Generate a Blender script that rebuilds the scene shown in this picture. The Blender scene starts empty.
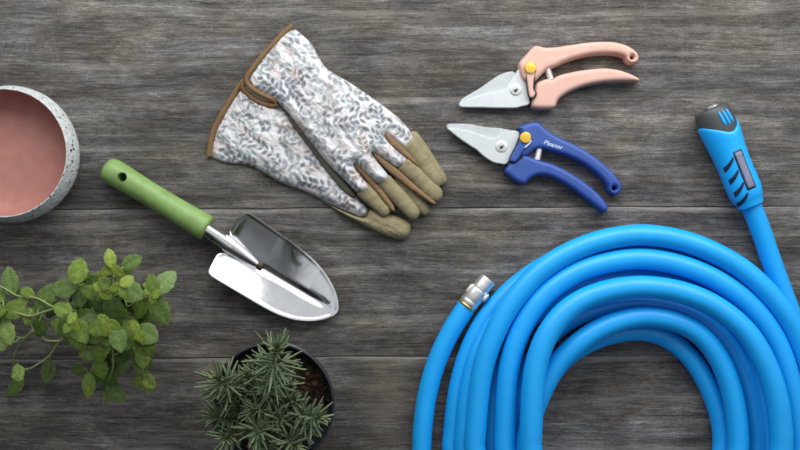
import bpy, bmesh, math, random
import numpy as np
from mathutils import Vector, Matrix, noise
from mathutils.geometry import delaunay_2d_cdt

random.seed(7)
S = 0.0011            # metres per unit of the table plan (one unit is about 1.1 mm)
D = 1000.0            # camera height above the table, in the same unit
C = bpy.context.scene.collection
sc = bpy.context.scene

def W(px, py, z=0.0):
    k = (D - z) / D
    return Vector(((px - 400) * k, (225 - py) * k, z))

# ------------------------------------------------------------------ materials
class NT:
    def __init__(self, name):
        self.m = bpy.data.materials.new(name); self.m.use_nodes = True
        self.t = self.m.node_tree
        self.b = self.t.nodes['Principled BSDF']; self.out = self.t.nodes['Material Output']
    def n(self, typ, **kw):
        nd = self.t.nodes.new(typ)
        for k, v in kw.items():
            if k.startswith('i_'):
                nd.inputs[k[2:].replace('_', ' ')].default_value = v
            else:
                setattr(nd, k, v)
        return nd
    def l(self, a, b): self.t.links.new(a, b)
    def coord(self, scale=(1, 1, 1), src=None):
        if src is None:
            src = self.n('ShaderNodeTexCoord').outputs['Object']
        mp = self.n('ShaderNodeMapping'); mp.inputs['Scale'].default_value = [s / S for s in scale]
        self.l(src, mp.inputs['Vector']); return mp.outputs['Vector']
    def noise(self, vec, scale=1.0, detail=4, rough=0.55, dist=0.0):
        nd = self.n('ShaderNodeTexNoise'); nd.inputs['Scale'].default_value = scale
        nd.inputs['Detail'].default_value = detail; nd.inputs['Roughness'].default_value = rough
        nd.inputs['Distortion'].default_value = dist
        if vec is not None: self.l(vec, nd.inputs['Vector'])
        return nd.outputs['Fac']
    def ramp(self, fac, stops, interp='LINEAR'):
        r = self.n('ShaderNodeValToRGB'); e = r.color_ramp.elements; r.color_ramp.interpolation = interp
        while len(e) < len(stops): e.new(0.5)
        for el, (p, c) in zip(e, stops):
            el.position = p
            el.color = (c, c, c, 1) if isinstance(c, (int, float)) else (*c, 1)
        self.l(fac, r.inputs['Fac']); return r.outputs['Color']
    def mix(self, fac, a, b, mode='MIX'):
        mx = self.n('ShaderNodeMix', data_type='RGBA', blend_type=mode)
        for s, v in ((mx.inputs[0], fac), (mx.inputs[6], a), (mx.inputs[7], b)):
            if hasattr(v, 'node'): self.l(v, s)
            elif isinstance(v, (int, float)): s.default_value = v if s.type == 'VALUE' else (v, v, v, 1)
            else: s.default_value = (*v, 1)
        return mx.outputs[2]
    def math(self, op, a, b=0.0, c=None, clamp=False):
        nd = self.n('ShaderNodeMath', operation=op, use_clamp=clamp)
        for i, v in enumerate((a, b) if c is None else (a, b, c)):
            if hasattr(v, 'node'): self.l(v, nd.inputs[i])
            else: nd.inputs[i].default_value = v
        return nd.outputs[0]
    def bump(self, h, dist=0.001, strength=0.5):
        bp = self.n('ShaderNodeBump'); bp.inputs['Distance'].default_value = dist
        bp.inputs['Strength'].default_value = strength
        self.l(h, bp.inputs['Height']); self.l(bp.outputs['Normal'], self.b.inputs['Normal'])
    def col(self, v):
        if hasattr(v, 'node'): self.l(v, self.b.inputs['Base Color'])
        else: self.b.inputs['Base Color'].default_value = (*v, 1)
    def set(self, **kw):
        for k, v in kw.items(): self.b.inputs[k.replace('_', ' ')].default_value = v
        return self

def simple(name, col, rough=0.5, metal=0.0, var=0.12, nscale=0.15, bump=0.0, bscale=0.6, spec=0.5):
    """plain material with a mild procedural mottling and grain"""
    t = NT(name); t.set(Roughness=rough, Metallic=metal, Specular_IOR_Level=spec)
    v = t.coord()
    n1 = t.noise(v, nscale, 5, 0.6)
    lo = tuple(c * (1 - var) for c in col); hi = tuple(min(1, c * (1 + var)) for c in col)
    t.col(t.ramp(n1, [(0.3, lo), (0.7, hi)]))
    rr = t.n('ShaderNodeMapRange'); t.l(t.noise(v, nscale * 3, 4), rr.inputs['Value'])
    rr.inputs['To Min'].default_value = max(0.02, rough - 0.06); rr.inputs['To Max'].default_value = min(1, rough + 0.06)
    t.l(rr.outputs[0], t.b.inputs['Roughness'])
    if bump: t.bump(t.noise(v, bscale, 3), 0.001, bump)
    return t.m

def wood_mat():
    t = NT('weathered_wood'); t.set(Roughness=0.72, Specular_IOR_Level=0.25)
    tc = t.n('ShaderNodeTexCoord').outputs['Object']
    geo = t.n('ShaderNodeAttribute'); geo.attribute_name = 'plank'    # a number per plank, shifts the grain
    base = t.coord(src=tc)
    off = t.n('ShaderNodeVectorMath', operation='MULTIPLY_ADD')
    comb = t.n('ShaderNodeCombineXYZ')
    for i in range(3): t.l(geo.outputs['Fac'], comb.inputs[i])
    t.l(comb.outputs[0], off.inputs[0]); off.inputs[1].default_value = (731, 87, 0); t.l(base, off.inputs[2])
    p = off.outputs[0]
    # slow waviness of the grain
    mpw = t.n('ShaderNodeMapping'); mpw.inputs['Scale'].default_value = (1/300, 1/80, 1); t.l(p, mpw.inputs[0])
    warp = t.math('MULTIPLY', t.math('SUBTRACT', t.noise(mpw.outputs[0], 1, 2), 0.5), 20)
    cw = t.n('ShaderNodeCombineXYZ'); t.l(warp, cw.inputs[1])
    ad = t.n('ShaderNodeVectorMath', operation='ADD'); t.l(p, ad.inputs[0]); t.l(cw.outputs[0], ad.inputs[1])
    q = ad.outputs[0]
    def st(sx, sy, detail, rough=0.6, dist=0.0):
        mp = t.n('ShaderNodeMapping'); mp.inputs['Scale'].default_value = (1/sx, 1/sy, 1); t.l(q, mp.inputs[0])
        return t.noise(mp.outputs[0], 1, detail, rough, dist)
    broad = st(300, 40, 4, 0.6)
    band = st(130, 8, 6, 0.68)
    fine = st(30, 2.0, 5, 0.72)
    hair = st(11, 1.1, 3, 0.75)
    blotch = st(48, 26, 7, 0.72, 0.8)
    speck = st(2.6, 1.5, 3, 0.75)
    h = t.math('MULTIPLY', broad, 0.40)
    h = t.math('MULTIPLY_ADD', band, 0.62, h)
    h = t.math('MULTIPLY_ADD', fine, 0.62, h)
    h = t.math('MULTIPLY_ADD', hair, 0.42, h)
    h = t.math('MULTIPLY_ADD', blotch, 0.52, h)
    h = t.math('MULTIPLY_ADD', speck, 0.42, h)      # sum of weights 3.0, mean 1.5
    h = t.math('DIVIDE', h, 3.0)
    col = t.ramp(h, [(0.41, (0.026, 0.0245, 0.0235)), (0.47, (0.066, 0.062, 0.060)), (0.525, (0.130, 0.125, 0.121)), (0.59, (0.285, 0.277, 0.269))])
    # warm and cool tints of the weathering
    tint = st(90, 40, 3)
    col = t.mix(t.ramp(tint, [(0.42, 0.0), (0.66, 0.55)]), col, t.mix(1.0, col, (1.14, 1.04, 0.80), 'MULTIPLY'))
    tint2 = st(140, 22, 3, 0.5, 0.4)
    col = t.mix(t.ramp(tint2, [(0.5, 0.0), (0.72, 0.5)]), col, t.mix(1.0, col, (0.96, 0.97, 1.14), 'MULTIPLY'))
    # pale scuffed streaks and dark checks along the grain
    sc1 = t.math('MULTIPLY', t.ramp(st(36, 2.4, 6, 0.75), [(0.58, 0.0), (0.70, 0.85)]), t.ramp(st(120, 26, 3), [(0.42, 0.0), (0.62, 0.8)]))
    col = t.mix(sc1, col, (0.33, 0.315, 0.295))
    ck = t.math('MAXIMUM', t.math('MULTIPLY', t.ramp(st(45, 1.5, 4, 0.65), [(0.31, 1.0), (0.37, 0.0)]), 0.8), t.math('MULTIPLY', t.ramp(st(160, 2.2, 4, 0.6), [(0.29, 1.0), (0.325, 0.0)]), 0.9))
    col = t.mix(ck, col, (0.022, 0.020, 0.019))
    # long pale ridge lines
    wv = t.n('ShaderNodeTexWave', wave_type='BANDS', bands_direction='Y', wave_profile='SIN')
    wv.inputs['Scale'].default_value = 1/140; wv.inputs['Distortion'].default_value = 5.5
    wv.inputs['Detail'].default_value = 4; wv.inputs['Detail Scale'].default_value = 0.9; wv.inputs['Detail Roughness'].default_value = 0.6
    mp2 = t.n('ShaderNodeMapping'); mp2.inputs['Scale'].default_value = (0.12, 1, 1); t.l(q, mp2.inputs[0]); t.l(mp2.outputs[0], wv.inputs[0])
    ridge = t.math('MULTIPLY', t.ramp(wv.outputs['Fac'], [(0.93, 0.0), (1.0, 0.4)]), t.ramp(st(120, 14, 3), [(0.42, 0.0), (0.6, 1.0)]))
    col = t.mix(ridge, col, (0.29, 0.275, 0.255))
    wa = t.n('ShaderNodeAttribute'); wa.attribute_name = 'wear'          # board edges rubbed paler, unevenly
    wf = t.math('MULTIPLY', wa.outputs['Fac'], t.ramp(st(70, 6, 5, 0.7), [(0.38, 0.05), (0.60, 0.85)]))
    col = t.mix(wf, col, (0.32, 0.305, 0.285))
    # short pale flecks and pits of raised grain
    fl = t.ramp(st(7.5, 1.25, 4, 0.75), [(0.60, 0.0), (0.70, 0.75)])
    fl = t.math('MULTIPLY', fl, t.ramp(st(46, 15, 4, 0.7), [(0.44, 0.12), (0.60, 1.0)]))
    col = t.mix(fl, col, (0.34, 0.33, 0.315))
    pt = t.math('MULTIPLY', t.ramp(st(5.5, 1.3, 3, 0.7), [(0.30, 0.85), (0.40, 0.0)]), t.ramp(st(60, 20, 4, 0.7), [(0.40, 0.25), (0.60, 1.0)]))
    col = t.mix(pt, col, (0.030, 0.028, 0.028))
    pale = t.ramp(st(60, 20, 7, 0.78, 0.5), [(0.50, 0.0), (0.70, 0.6)])
    col = t.mix(pale, col, t.mix(1.0, col, (1.75, 1.75, 1.78), 'MULTIPLY'))
    dk = t.ramp(st(130, 60, 5, 0.65, 0.7), [(0.40, 0.8), (0.58, 0.0)])       # darker weathered areas
    col = t.mix(dk, col, t.mix(1.0, col, (0.56, 0.55, 0.54), 'MULTIPLY'))
    # brown worn stain beside the hose end
    sep = t.n('ShaderNodeSeparateXYZ'); t.l(base, sep.inputs[0])
    dx = t.math('DIVIDE', t.math('ADD', sep.outputs[0], 12.0), 34.0)
    dy = t.math('DIVIDE', t.math('ADD', sep.outputs[1], 185.0), 62.0)
    rr = t.math('SQRT', t.math('ADD', t.math('MULTIPLY', dx, dx), t.math('MULTIPLY', dy, dy)))
    mpb = t.n('ShaderNodeMapping'); mpb.inputs['Scale'].default_value = (1/16, 1/16, 1); t.l(base, mpb.inputs[0])
    nb = t.noise(mpb.outputs[0], 1, 5, 0.7)
    stn = t.math('SUBTRACT', t.math('MULTIPLY_ADD', nb, 1.6, 0.35), rr, clamp=True)
    stn = t.math('MULTIPLY', stn, 0.6, clamp=True)
    col = t.mix(stn, col, t.mix(0.5, col, (0.19, 0.165, 0.13)))
    t.col(col)
    ro = t.ramp(h, [(0.35, 0.85), (0.62, 0.6)]); t.l(ro, t.b.inputs['Roughness'])
    t.bump(t.math('SUBTRACT', t.math('ADD', h, t.math('MULTIPLY', fine, 0.25)), t.math('MULTIPLY', ck, 0.3)), 0.0016, 0.8)
    return t.m

def attr_mat(name, rough=0.8, weave=0.5, sheen=0.2, wsc=1.1):
    """cloth or leaf whose print comes from the mesh's own 'print' colour layer"""
    t = NT(name); t.set(Roughness=rough, Specular_IOR_Level=0.25)
    a = t.n('ShaderNodeAttribute'); a.attribute_name = 'print'
    v = t.coord()
    n1 = t.noise(v, 0.35, 4, 0.6)
    t.col(t.mix(1.0, a.outputs['Color'], t.ramp(n1, [(0.25, 0.84), (0.75, 1.08)]), 'MULTIPLY'))
    if 'Sheen Weight' in t.b.inputs: t.b.inputs['Sheen Weight'].default_value = sheen
    nz = t.noise(v, wsc, 3, 0.6); nz2 = t.noise(v, 0.12, 3, 0.5)
    t.bump(t.math('MULTIPLY_ADD', nz2, 3.0, nz), 0.0012, weave)
    return t.m

def leaf_mat(name, rough=0.45, trans=0.12):
    t = NT(name); t.set(Roughness=rough, Specular_IOR_Level=0.35)
    a = t.n('ShaderNodeAttribute'); a.attribute_name = 'print'
    v = t.coord()
    t.col(t.mix(1.0, a.outputs['Color'], t.ramp(t.noise(v, 0.25, 4), [(0.3, 0.75), (0.7, 1.15)]), 'MULTIPLY'))
    t.b.inputs['Subsurface Weight'].default_value = trans
    t.b.inputs['Subsurface Radius'].default_value = (0.3, 0.6, 0.1); t.b.inputs['Subsurface Scale'].default_value = 0.002
    t.bump(t.noise(v, 0.5, 3), 0.0012, 0.5)
    return t.m

def speckle_mat():
    t = NT('speckled_glaze'); t.set(Roughness=0.55)
    v = t.coord()
    base = t.ramp(t.noise(v, 0.22, 4, 0.6), [(0.3, (0.42, 0.45, 0.46)), (0.7, (0.66, 0.68, 0.68))])
    vo = t.n('ShaderNodeTexVoronoi'); vo.inputs['Scale'].default_value = 0.20; t.l(v, vo.inputs['Vector'])
    sep = t.n('ShaderNodeSeparateColor'); t.l(vo.outputs['Color'], sep.inputs[0])
    sz = t.math('MULTIPLY_ADD', sep.outputs[0], 0.30, 0.05)
    dd = t.math('ADD', vo.outputs['Distance'], t.math('MULTIPLY', t.math('SUBTRACT', t.noise(v, 0.8, 2), 0.5), 0.35))
    m = t.math('MULTIPLY', t.math('LESS_THAN', dd, sz), t.math('GREATER_THAN', sep.outputs[1], 0.35))
    col = t.mix(m, base, t.ramp(sep.outputs[2], [(0.0, (0.02, 0.022, 0.028)), (0.7, (0.13, 0.15, 0.17)), (1.0, (0.3, 0.33, 0.35))]))
    vo2 = t.n('ShaderNodeTexVoronoi'); vo2.inputs['Scale'].default_value = 0.45; t.l(v, vo2.inputs['Vector'])
    s2 = t.n('ShaderNodeSeparateColor'); t.l(vo2.outputs['Color'], s2.inputs[0])
    m2 = t.math('MULTIPLY', t.math('LESS_THAN', vo2.outputs['Distance'], 0.32), t.math('GREATER_THAN', s2.outputs[1], 0.55))
    col = t.mix(t.math('MULTIPLY', m2, 0.7), col, (0.22, 0.25, 0.27))
    t.col(col); t.bump(t.math('SUBTRACT', t.noise(v, 0.3, 4), t.math('MULTIPLY', m, 0.3)), 0.002, 0.7)
    return t.m

def soil_mat():
    t = NT('potting_soil'); t.set(Roughness=0.95, Specular_IOR_Level=0.15)
    v = t.coord(); vo = t.n('ShaderNodeTexVoronoi'); vo.inputs['Scale'].default_value = 0.28; t.l(v, vo.inputs['Vector'])
    s = t.n('ShaderNodeSeparateColor'); t.l(vo.outputs['Color'], s.inputs[0])
    t.col(t.ramp(s.outputs[0], [(0.0, (0.012, 0.009, 0.007)), (0.55, (0.032, 0.020, 0.014)), (0.88, (0.075, 0.040, 0.024)), (1.0, (0.19, 0.11, 0.065))]))
    t.bump(t.math('ADD', vo.outputs['Distance'], t.noise(v, 0.5, 5)), 0.003, 1.0)
    return t.m

M = dict(
    wood=wood_mat(), speckle=speckle_mat(), soil=soil_mat(),
    terra=simple('pink_terracotta_glaze', (0.40, 0.180, 0.150), 0.7, var=0.10, nscale=0.07, bump=0.25, bscale=0.8),
    green=simple('green_lacquered_wood', (0.195, 0.325, 0.098), 0.45, var=0.17, nscale=0.06, bump=0.10, bscale=0.12),
    chrome=simple('polished_steel', (0.86, 0.87, 0.89), 0.10, 1.0, var=0.03, nscale=0.05, bump=0.04, bscale=0.05),
    steel=simple('brushed_blade_steel', (0.56, 0.60, 0.62), 0.42, 0.25, var=0.05, nscale=0.08, bump=0.04, bscale=0.6),
    rust=simple('dark_rivet_metal', (0.07, 0.045, 0.035), 0.5, 0.6, var=0.3),
    gold=simple('gold_anodised_metal', (0.72, 0.46, 0.06), 0.38, 0.35, var=0.06),
    dull=simple('dull_blade_steel', (0.44, 0.48, 0.50), 0.5, 0.2, var=0.06, nscale=0.08, bump=0.08),
    fitting=simple('satin_nickel', (0.80, 0.79, 0.78), 0.32, 0.85, var=0.06, nscale=0.2, bump=0.1),
    brass=simple('brass', (0.75, 0.52, 0.20), 0.3, 0.9, var=0.1),
    pink=simple('pink_soft_plastic', (0.60, 0.375, 0.310), 0.6, var=0.04, nscale=0.06, bump=0.10, bscale=0.5),
    blue=simple('royal_blue_soft_plastic', (0.024, 0.072, 0.31), 0.5, var=0.06, nscale=0.06, bump=0.10, bscale=0.5),
    shadowgap=simple('dark_gap_shade', (0.012, 0.013, 0.020), 0.6),  # near black standing for shade in the shears' gaps and bolt slot
    white=simple('white_ink', (0.50, 0.56, 0.74), 0.6, var=0.02),
    palepink=simple('pale_pink_ink', (0.68, 0.47, 0.41), 0.6, var=0.02),
    spring=simple('spring_steel', (0.78, 0.77, 0.76), 0.35, 0.7, var=0.05),
    hose=simple('bright_blue_rubber', (0.007, 0.365, 0.88), 0.40, var=0.05, nscale=0.04, bump=0.10, bscale=0.5, spec=0.45),
    cap=simple('charcoal_plastic', (0.055, 0.060, 0.066), 0.5, var=0.15, bump=0.15),
    slot=simple('navy_rubber_inset', (0.006, 0.014, 0.045), 0.55),
    label=simple('grey_label_plastic', (0.17, 0.185, 0.28), 0.5, var=0.18, nscale=0.35, bump=0.15),
    floral=attr_mat('floral_cotton', 0.88, 0.75),
    tan=simple('khaki_suede', (0.245, 0.215, 0.128), 0.85, var=0.14, nscale=0.12, bump=0.45, bscale=0.9, spec=0.2),
    olive=simple('shaded_olive_cloth', (0.10, 0.10, 0.075), 0.9, var=0.15, nscale=0.12, bump=0.45, bscale=0.9, spec=0.2),  # palm cloth darkened to carry the shadow between the gloves
    gusset=simple('orange_tan_gusset_cloth', (0.215, 0.140, 0.075), 0.88, var=0.12, nscale=0.15, bump=0.4, bscale=0.9, spec=0.2),
    trim=simple('brown_binding_tape', (0.180, 0.112, 0.055), 0.85, var=0.14, nscale=0.15, bump=0.5, bscale=0.9, spec=0.2),
    lining=simple('white_lining_cloth', (0.70, 0.66, 0.64), 0.9, var=0.05),
    nursery=simple('black_nursery_plastic', (0.014, 0.016, 0.022), 0.42, var=0.2, bump=0.2),
    mint=leaf_mat('mint_leaf'), rosemary=leaf_mat('rosemary_leaf', 0.55, 0.05),
    stem=simple('pale_green_stem', (0.30, 0.36, 0.15), 0.5, var=0.15),
    woody=simple('woody_stem', (0.12, 0.12, 0.06), 0.7, var=0.2),
)

# ------------------------------------------------------------------ objects
def tag(o, label=None, cat=None, group=None, kind=None):
    for k, v in (('label', label), ('category', cat), ('group', group), ('kind', kind)):
        if v: o[k] = v
    return o
ORG = {}
def thing(name, px, py, label, cat, group=None):
    o = bpy.data.objects.new(name, None); C.objects.link(o)
    o.empty_display_size = 0.02
    w = W(px, py, 0); o.location = w * S; ORG[o] = w
    tag(o, label, cat, group); return o

class MB:
    def __init__(self): self.v = []; self.f = []; self.c = None; self.mi = []
    def add(self, vs, fs, mi=0):
        o = len(self.v); self.v += [Vector(v) for v in vs]
        self.f += [tuple(i + o for i in f) for f in fs]; self.mi += [mi] * len(fs); return o
    def build(self, name, mats, parent=None, smooth=True, colors=None, angle=None):
        root = parent; 
        while root is not None and root.parent is not None: root = root.parent
        org = ORG.get(root, Vector((0, 0, 0)))
        # each part keeps its own origin at the middle of its shape
        lo = Vector([min(v[i] for v in self.v) for i in range(3)]); hi = Vector([max(v[i] for v in self.v) for i in range(3)])
        mid = (lo + hi) / 2
        if parent is None: mid = Vector((0, 0, 0))
        me = bpy.data.meshes.new(name)
        me.from_pydata([((v - mid) * S)[:] for v in self.v], [], self.f)
        mats = mats if isinstance(mats, (list, tuple)) else [mats]
        for m in mats: me.materials.append(m)
        for p, i in zip(me.polygons, self.mi): p.material_index = i; p.use_smooth = smooth
        if colors is not None:
            ca = me.color_attributes.new('print', 'FLOAT_COLOR', 'POINT')
            ca.data.foreach_set('color', np.asarray(colors, dtype=np.float32).ravel())
        me.validate(); me.update()
        if smooth and angle: me.set_sharp_from_angle(angle=math.radians(angle))
        o = bpy.data.objects.new(name, me); C.objects.link(o)
        if parent is None: o.location = mid * S
        else:
            pm = ORG[parent]; o.parent = parent; o.location = (mid - pm) * S
        ORG[o] = mid
        return o

def chaikin(p, it=2, closed=True):
    for _ in range(it):
        q = []
        n = len(p)
        for i in range(n if closed else n - 1):
            a, b = p[i], p[(i + 1) % n]
            q += [(a[0]*.75 + b[0]*.25, a[1]*.75 + b[1]*.25), (a[0]*.25 + b[0]*.75, a[1]*.25 + b[1]*.75)]
        p = q
    return p
def catmull(pts, per=8, closed=False):
    P = [Vector(p) for p in pts]; n = len(P); out = []
    segs = n if closed else n - 1
    for i in range(segs):
        if closed: p0, p1, p2, p3 = P[i-1], P[i], P[(i+1) % n], P[(i+2) % n]
        else:
            p1, p2 = P[i], P[i+1]
            p0 = P[i-1] if i > 0 else p1*2 - p2
            p3 = P[i+2] if i+2 < n else p2*2 - p1
        t0 = 0; d = lambda a, b: max((b - a).length, 1e-6) ** 0.5
        t1 = t0 + d(p0, p1); t2 = t1 + d(p1, p2); t3 = t2 + d(p2, p3)
        for j in range(per):
            t = t1 + (t2 - t1) * j / per
            A1 = p0*((t1-t)/(t1-t0)) + p1*((t-t0)/(t1-t0)); A2 = p1*((t2-t)/(t2-t1)) + p2*((t-t1)/(t2-t1)); A3 = p2*((t3-t)/(t3-t2)) + p3*((t-t2)/(t3-t2))
            B1 = A1*((t2-t)/(t2-t0)) + A2*((t-t0)/(t2-t0)); B2 = A2*((t3-t)/(t3-t1)) + A3*((t-t1)/(t3-t1))
            out.append(B1*((t2-t)/(t2-t1)) + B2*((t-t1)/(t2-t1)))
    if not closed: out.append(P[-1])
    return out
def resample(p, step):
    out = []; n = len(p)
    for i in range(n):
        a = np.array(p[i][:2], float); b = np.array(p[(i+1) % n][:2], float); L = np.linalg.norm(b - a)
        if L < 1e-6: continue
        k = max(1, int(round(L / step)))
        out += [tuple(a + (b - a) * j / k) for j in range(k)]
    return out
def seg_dist(P, loop):
    A = np.array(loop); B = np.roll(A, -1, axis=0); d = np.full(len(P), 1e9)
    for a, b in zip(A, B):
        ab = b - a; L = ab @ ab
        if L < 1e-12: continue
        t = np.clip(((P - a) @ ab) / L, 0, 1)
        d = np.minimum(d, np.hypot(*(P - a - t[:, None] * ab).T))
    return d
def inside(P, loop):
    A = np.array(loop); B = np.roll(A, -1, axis=0); r = np.zeros(len(P), bool)
    x, y = P[:, 0], P[:, 1]
    for (x1, y1), (x2, y2) in zip(A, B):
        c = (y1 > y) != (y2 > y)
        if y1 != y2: r ^= c & (x < (x2 - x1) * (y - y1) / (y2 - y1) + x1)
    return r
def sheet(outline, step, holes=(), smooth='chaikin'):
    """triangulated plan of an outline; returns points, triangles, boundary loops, distance to edge"""
    loops = []
    for i, lp in enumerate([outline] + list(holes)):
        if i == 0:
            if smooth == 'chaikin': lp = chaikin(lp, 2)
            elif smooth == 'spline': lp = [tuple(v) for v in catmull([(a, b, 0) for a, b in lp], 6, True)]
        loops.append(resample(lp, step))
    bpts = [p for l in loops for p in l]
    edges = []; idx = []; o = 0
    for l in loops:
        idx.append(list(range(o, o + len(l)))); edges += [(o + i, o + (i + 1) % len(l)) for i in range(len(l))]; o += len(l)
    A = np.array(loops[0]); lo, hi = A.min(0), A.max(0)
    gx = np.arange(lo[0], hi[0] + step, step); gy = np.arange(lo[1], hi[1] + step, step * .87)
    G = np.array([(x + (step * .5 if j % 2 else 0), y) for j, y in enumerate(gy) for x in gx])
    m = inside(G, loops[0])
    for h in loops[1:]: m &= ~inside(G, h)
    G = G[m]; d = np.full(len(G), 1e9)
    for l in loops: d = np.minimum(d, seg_dist(G, l))
    G = G[d > step * .55]; dist = np.concatenate([np.zeros(len(bpts)), d[d > step * .55]])
    P = np.array(bpts + [tuple(g) for g in G])
    vs, _, fs, ov, _, _ = delaunay_2d_cdt([Vector(p) for p in P], edges, [], 0, 1e-5)
    V = np.array([v[:] for v in vs])
    if len(V) != len(P):
        dist = np.array([dist[o[0]] if o else 0 for o in ov]);
        mp = {}
        for i, o in enumerate(ov):
            for k in o: mp[k] = i
        idx = [[mp[k] for k in l] for l in idx]
    T = np.array([f for f in fs if len(f) == 3])
    cen = V[T].mean(1); m = inside(cen, loops[0])
    for h in loops[1:]: m &= ~inside(cen, h)
    return V, T[m], idx, dist
def prof(t): t = np.clip(t, 0, 1); return np.sqrt(np.maximum(0, 1 - (1 - t) ** 2))
def slab(mb, outline, z0, z1, r, step=1.2, holes=(), smooth='chaikin', zp=None, topfn=None, mi=0):
    """solid with the given outline, flat bottom z0, top z1 rounded over a width r. zp = height the outline was read at"""
    V, T, loops, d = sheet(outline, step, holes, smooth)
    zp = z1 if zp is None else zp
    rr = min(r, z1 - z0)
    top = z1 - rr + rr * prof(d / r)
    if topfn is not None: top = topfn(V, d, top)
    n = len(V); k = (D - zp) / D
    X = (V[:, 0] - 400) * k; Y = (225 - V[:, 1]) * k
    vs = [(x, y, z) for x, y, z in zip(X, Y, top)] + [(x, y, z0) for x, y in zip(X, Y)]
    fs = []
    for t in T:
        a, b, c = (int(q) for q in t)
        area = (X[b]-X[a])*(Y[c]-Y[a]) - (X[c]-X[a])*(Y[b]-Y[a])
        if area < 0: b, c = c, b
        fs += [(a, b, c), (c + n, b + n, a + n)]
    for li, lp in enumerate(loops):
        pts = [(X[i], Y[i]) for i in lp]
        ar = sum(pts[i-1][0]*pts[i][1] - pts[i][0]*pts[i-1][1] for i in range(len(pts)))
        ccw = ar > 0
        if li > 0: ccw = not ccw
        for i in range(len(lp)):
            a, b = lp[i], lp[(i+1) % len(lp)]
            fs.append((a, a + n, b + n, b) if ccw else (b, b + n, a + n, a))
    mb.add(vs, fs, mi); return V, d, n

def tube(mb, pts, rad, seg=16, caps=True, flat=1.0, mi=0):
    """round tube through world points; rad a number or list; flat squeezes it vertically"""
    P = [Vector(p) for p in pts]; n = len(P)
    R = rad if isinstance(rad, (list, tuple)) else [rad] * n
    vs = []; fs = []; up = Vector((0, 0, 1)); prev = None
    for i in range(n):
        tg = (P[min(i+1, n-1)] - P[max(i-1, 0)]).normalized()
        if prev is None:
            ref = up if abs(tg.z) < 0.9 else Vector((1, 0, 0))
            a = tg.cross(ref).normalized()
        else:
            a = (prev - tg * prev.dot(tg)).normalized()
        prev = a; b = a.cross(tg).normalized()
        for j in range(seg):
            th = 2 * math.pi * j / seg
            vs.append(P[i] + a * (R[i] * math.cos(th)) + b * (R[i] * flat * math.sin(th)))
    for i in range(n - 1):
        for j in range(seg):
            q = (j + 1) % seg
            fs.append((i*seg+j, i*seg+q, (i+1)*seg+q, (i+1)*seg+j))
    if caps: fs += [tuple(range(seg))[::-1], tuple((n-1)*seg + j for j in range(seg))]
    mb.add(vs, fs, mi)
def lathe(mb, c, prof_, seg=64, mi=0, wob=0.0):
    """profile [(r, z)] turned about the vertical through c"""
    vs = []; fs = []; n = len(prof_)
    for i, (r, z) in enumerate(prof_):
        for j in range(seg):
            th = 2*math.pi*j/seg
            w = 1 + wob * noise.noise(Vector((math.cos(th)*1.3, math.sin(th)*1.3, z*0.02 + 5)))
            vs.append((c[0] + r*w*math.cos(th), c[1] + r*w*math.sin(th), z))
    for i in range(n-1):
        for j in range(seg):
            q = (j+1) % seg; fs.append((i*seg+j, i*seg+q, (i+1)*seg+q, (i+1)*seg+j))
    if prof_[0][0] < 0.5: fs.append(tuple(range(seg))[::-1])
    if prof_[-1][0] < 0.5: fs.append(tuple((n-1)*seg+j for j in range(seg)))
    mb.add(vs, fs, mi)
def axis_lathe(mb, p0, u, prof_, seg=40, flat=1.0, mi=0, shift=None):
    """profile [(s, r)] along world axis u from p0; shift(s, th, r) moves a point along the axis"""
    u = Vector(u).normalized(); a = u.cross(Vector((0, 0, 1))).normalized(); b = Vector((0, 0, 1))
    vs = []; fs = []; n = len(prof_)
    for s, r in prof_:
        for j in range(seg):
            th = 2*math.pi*j/seg; ss = s + (shift(s, th, r) if shift else 0)
            vs.append(Vector(p0) + u*ss + a*(r*math.cos(th)) + b*(r*flat*math.sin(th)))
    for i in range(n-1):
        for j in range(seg):
            q = (j+1) % seg; fs.append((i*seg+j, i*seg+q, (i+1)*seg+q, (i+1)*seg+j))
    fs += [tuple(range(seg))[::-1], tuple((n-1)*seg+j for j in range(seg))]
    mb.add(vs, fs, mi)
def fix_normals(o):
    bm = bmesh.new(); bm.from_mesh(o.data); bmesh.ops.recalc_face_normals(bm, faces=bm.faces); bm.to_mesh(o.data); bm.free()
def cut(o, cutter):
    md = o.modifiers.new('cut', 'BOOLEAN'); md.object = cutter; md.operation = 'DIFFERENCE'; md.solver = 'EXACT'
    dg = bpy.context.evaluated_depsgraph_get()
    me = bpy.data.meshes.new_from_object(o.evaluated_get(dg)); o.modifiers.remove(md); o.data = me
    bpy.data.objects.remove(cutter)

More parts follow.
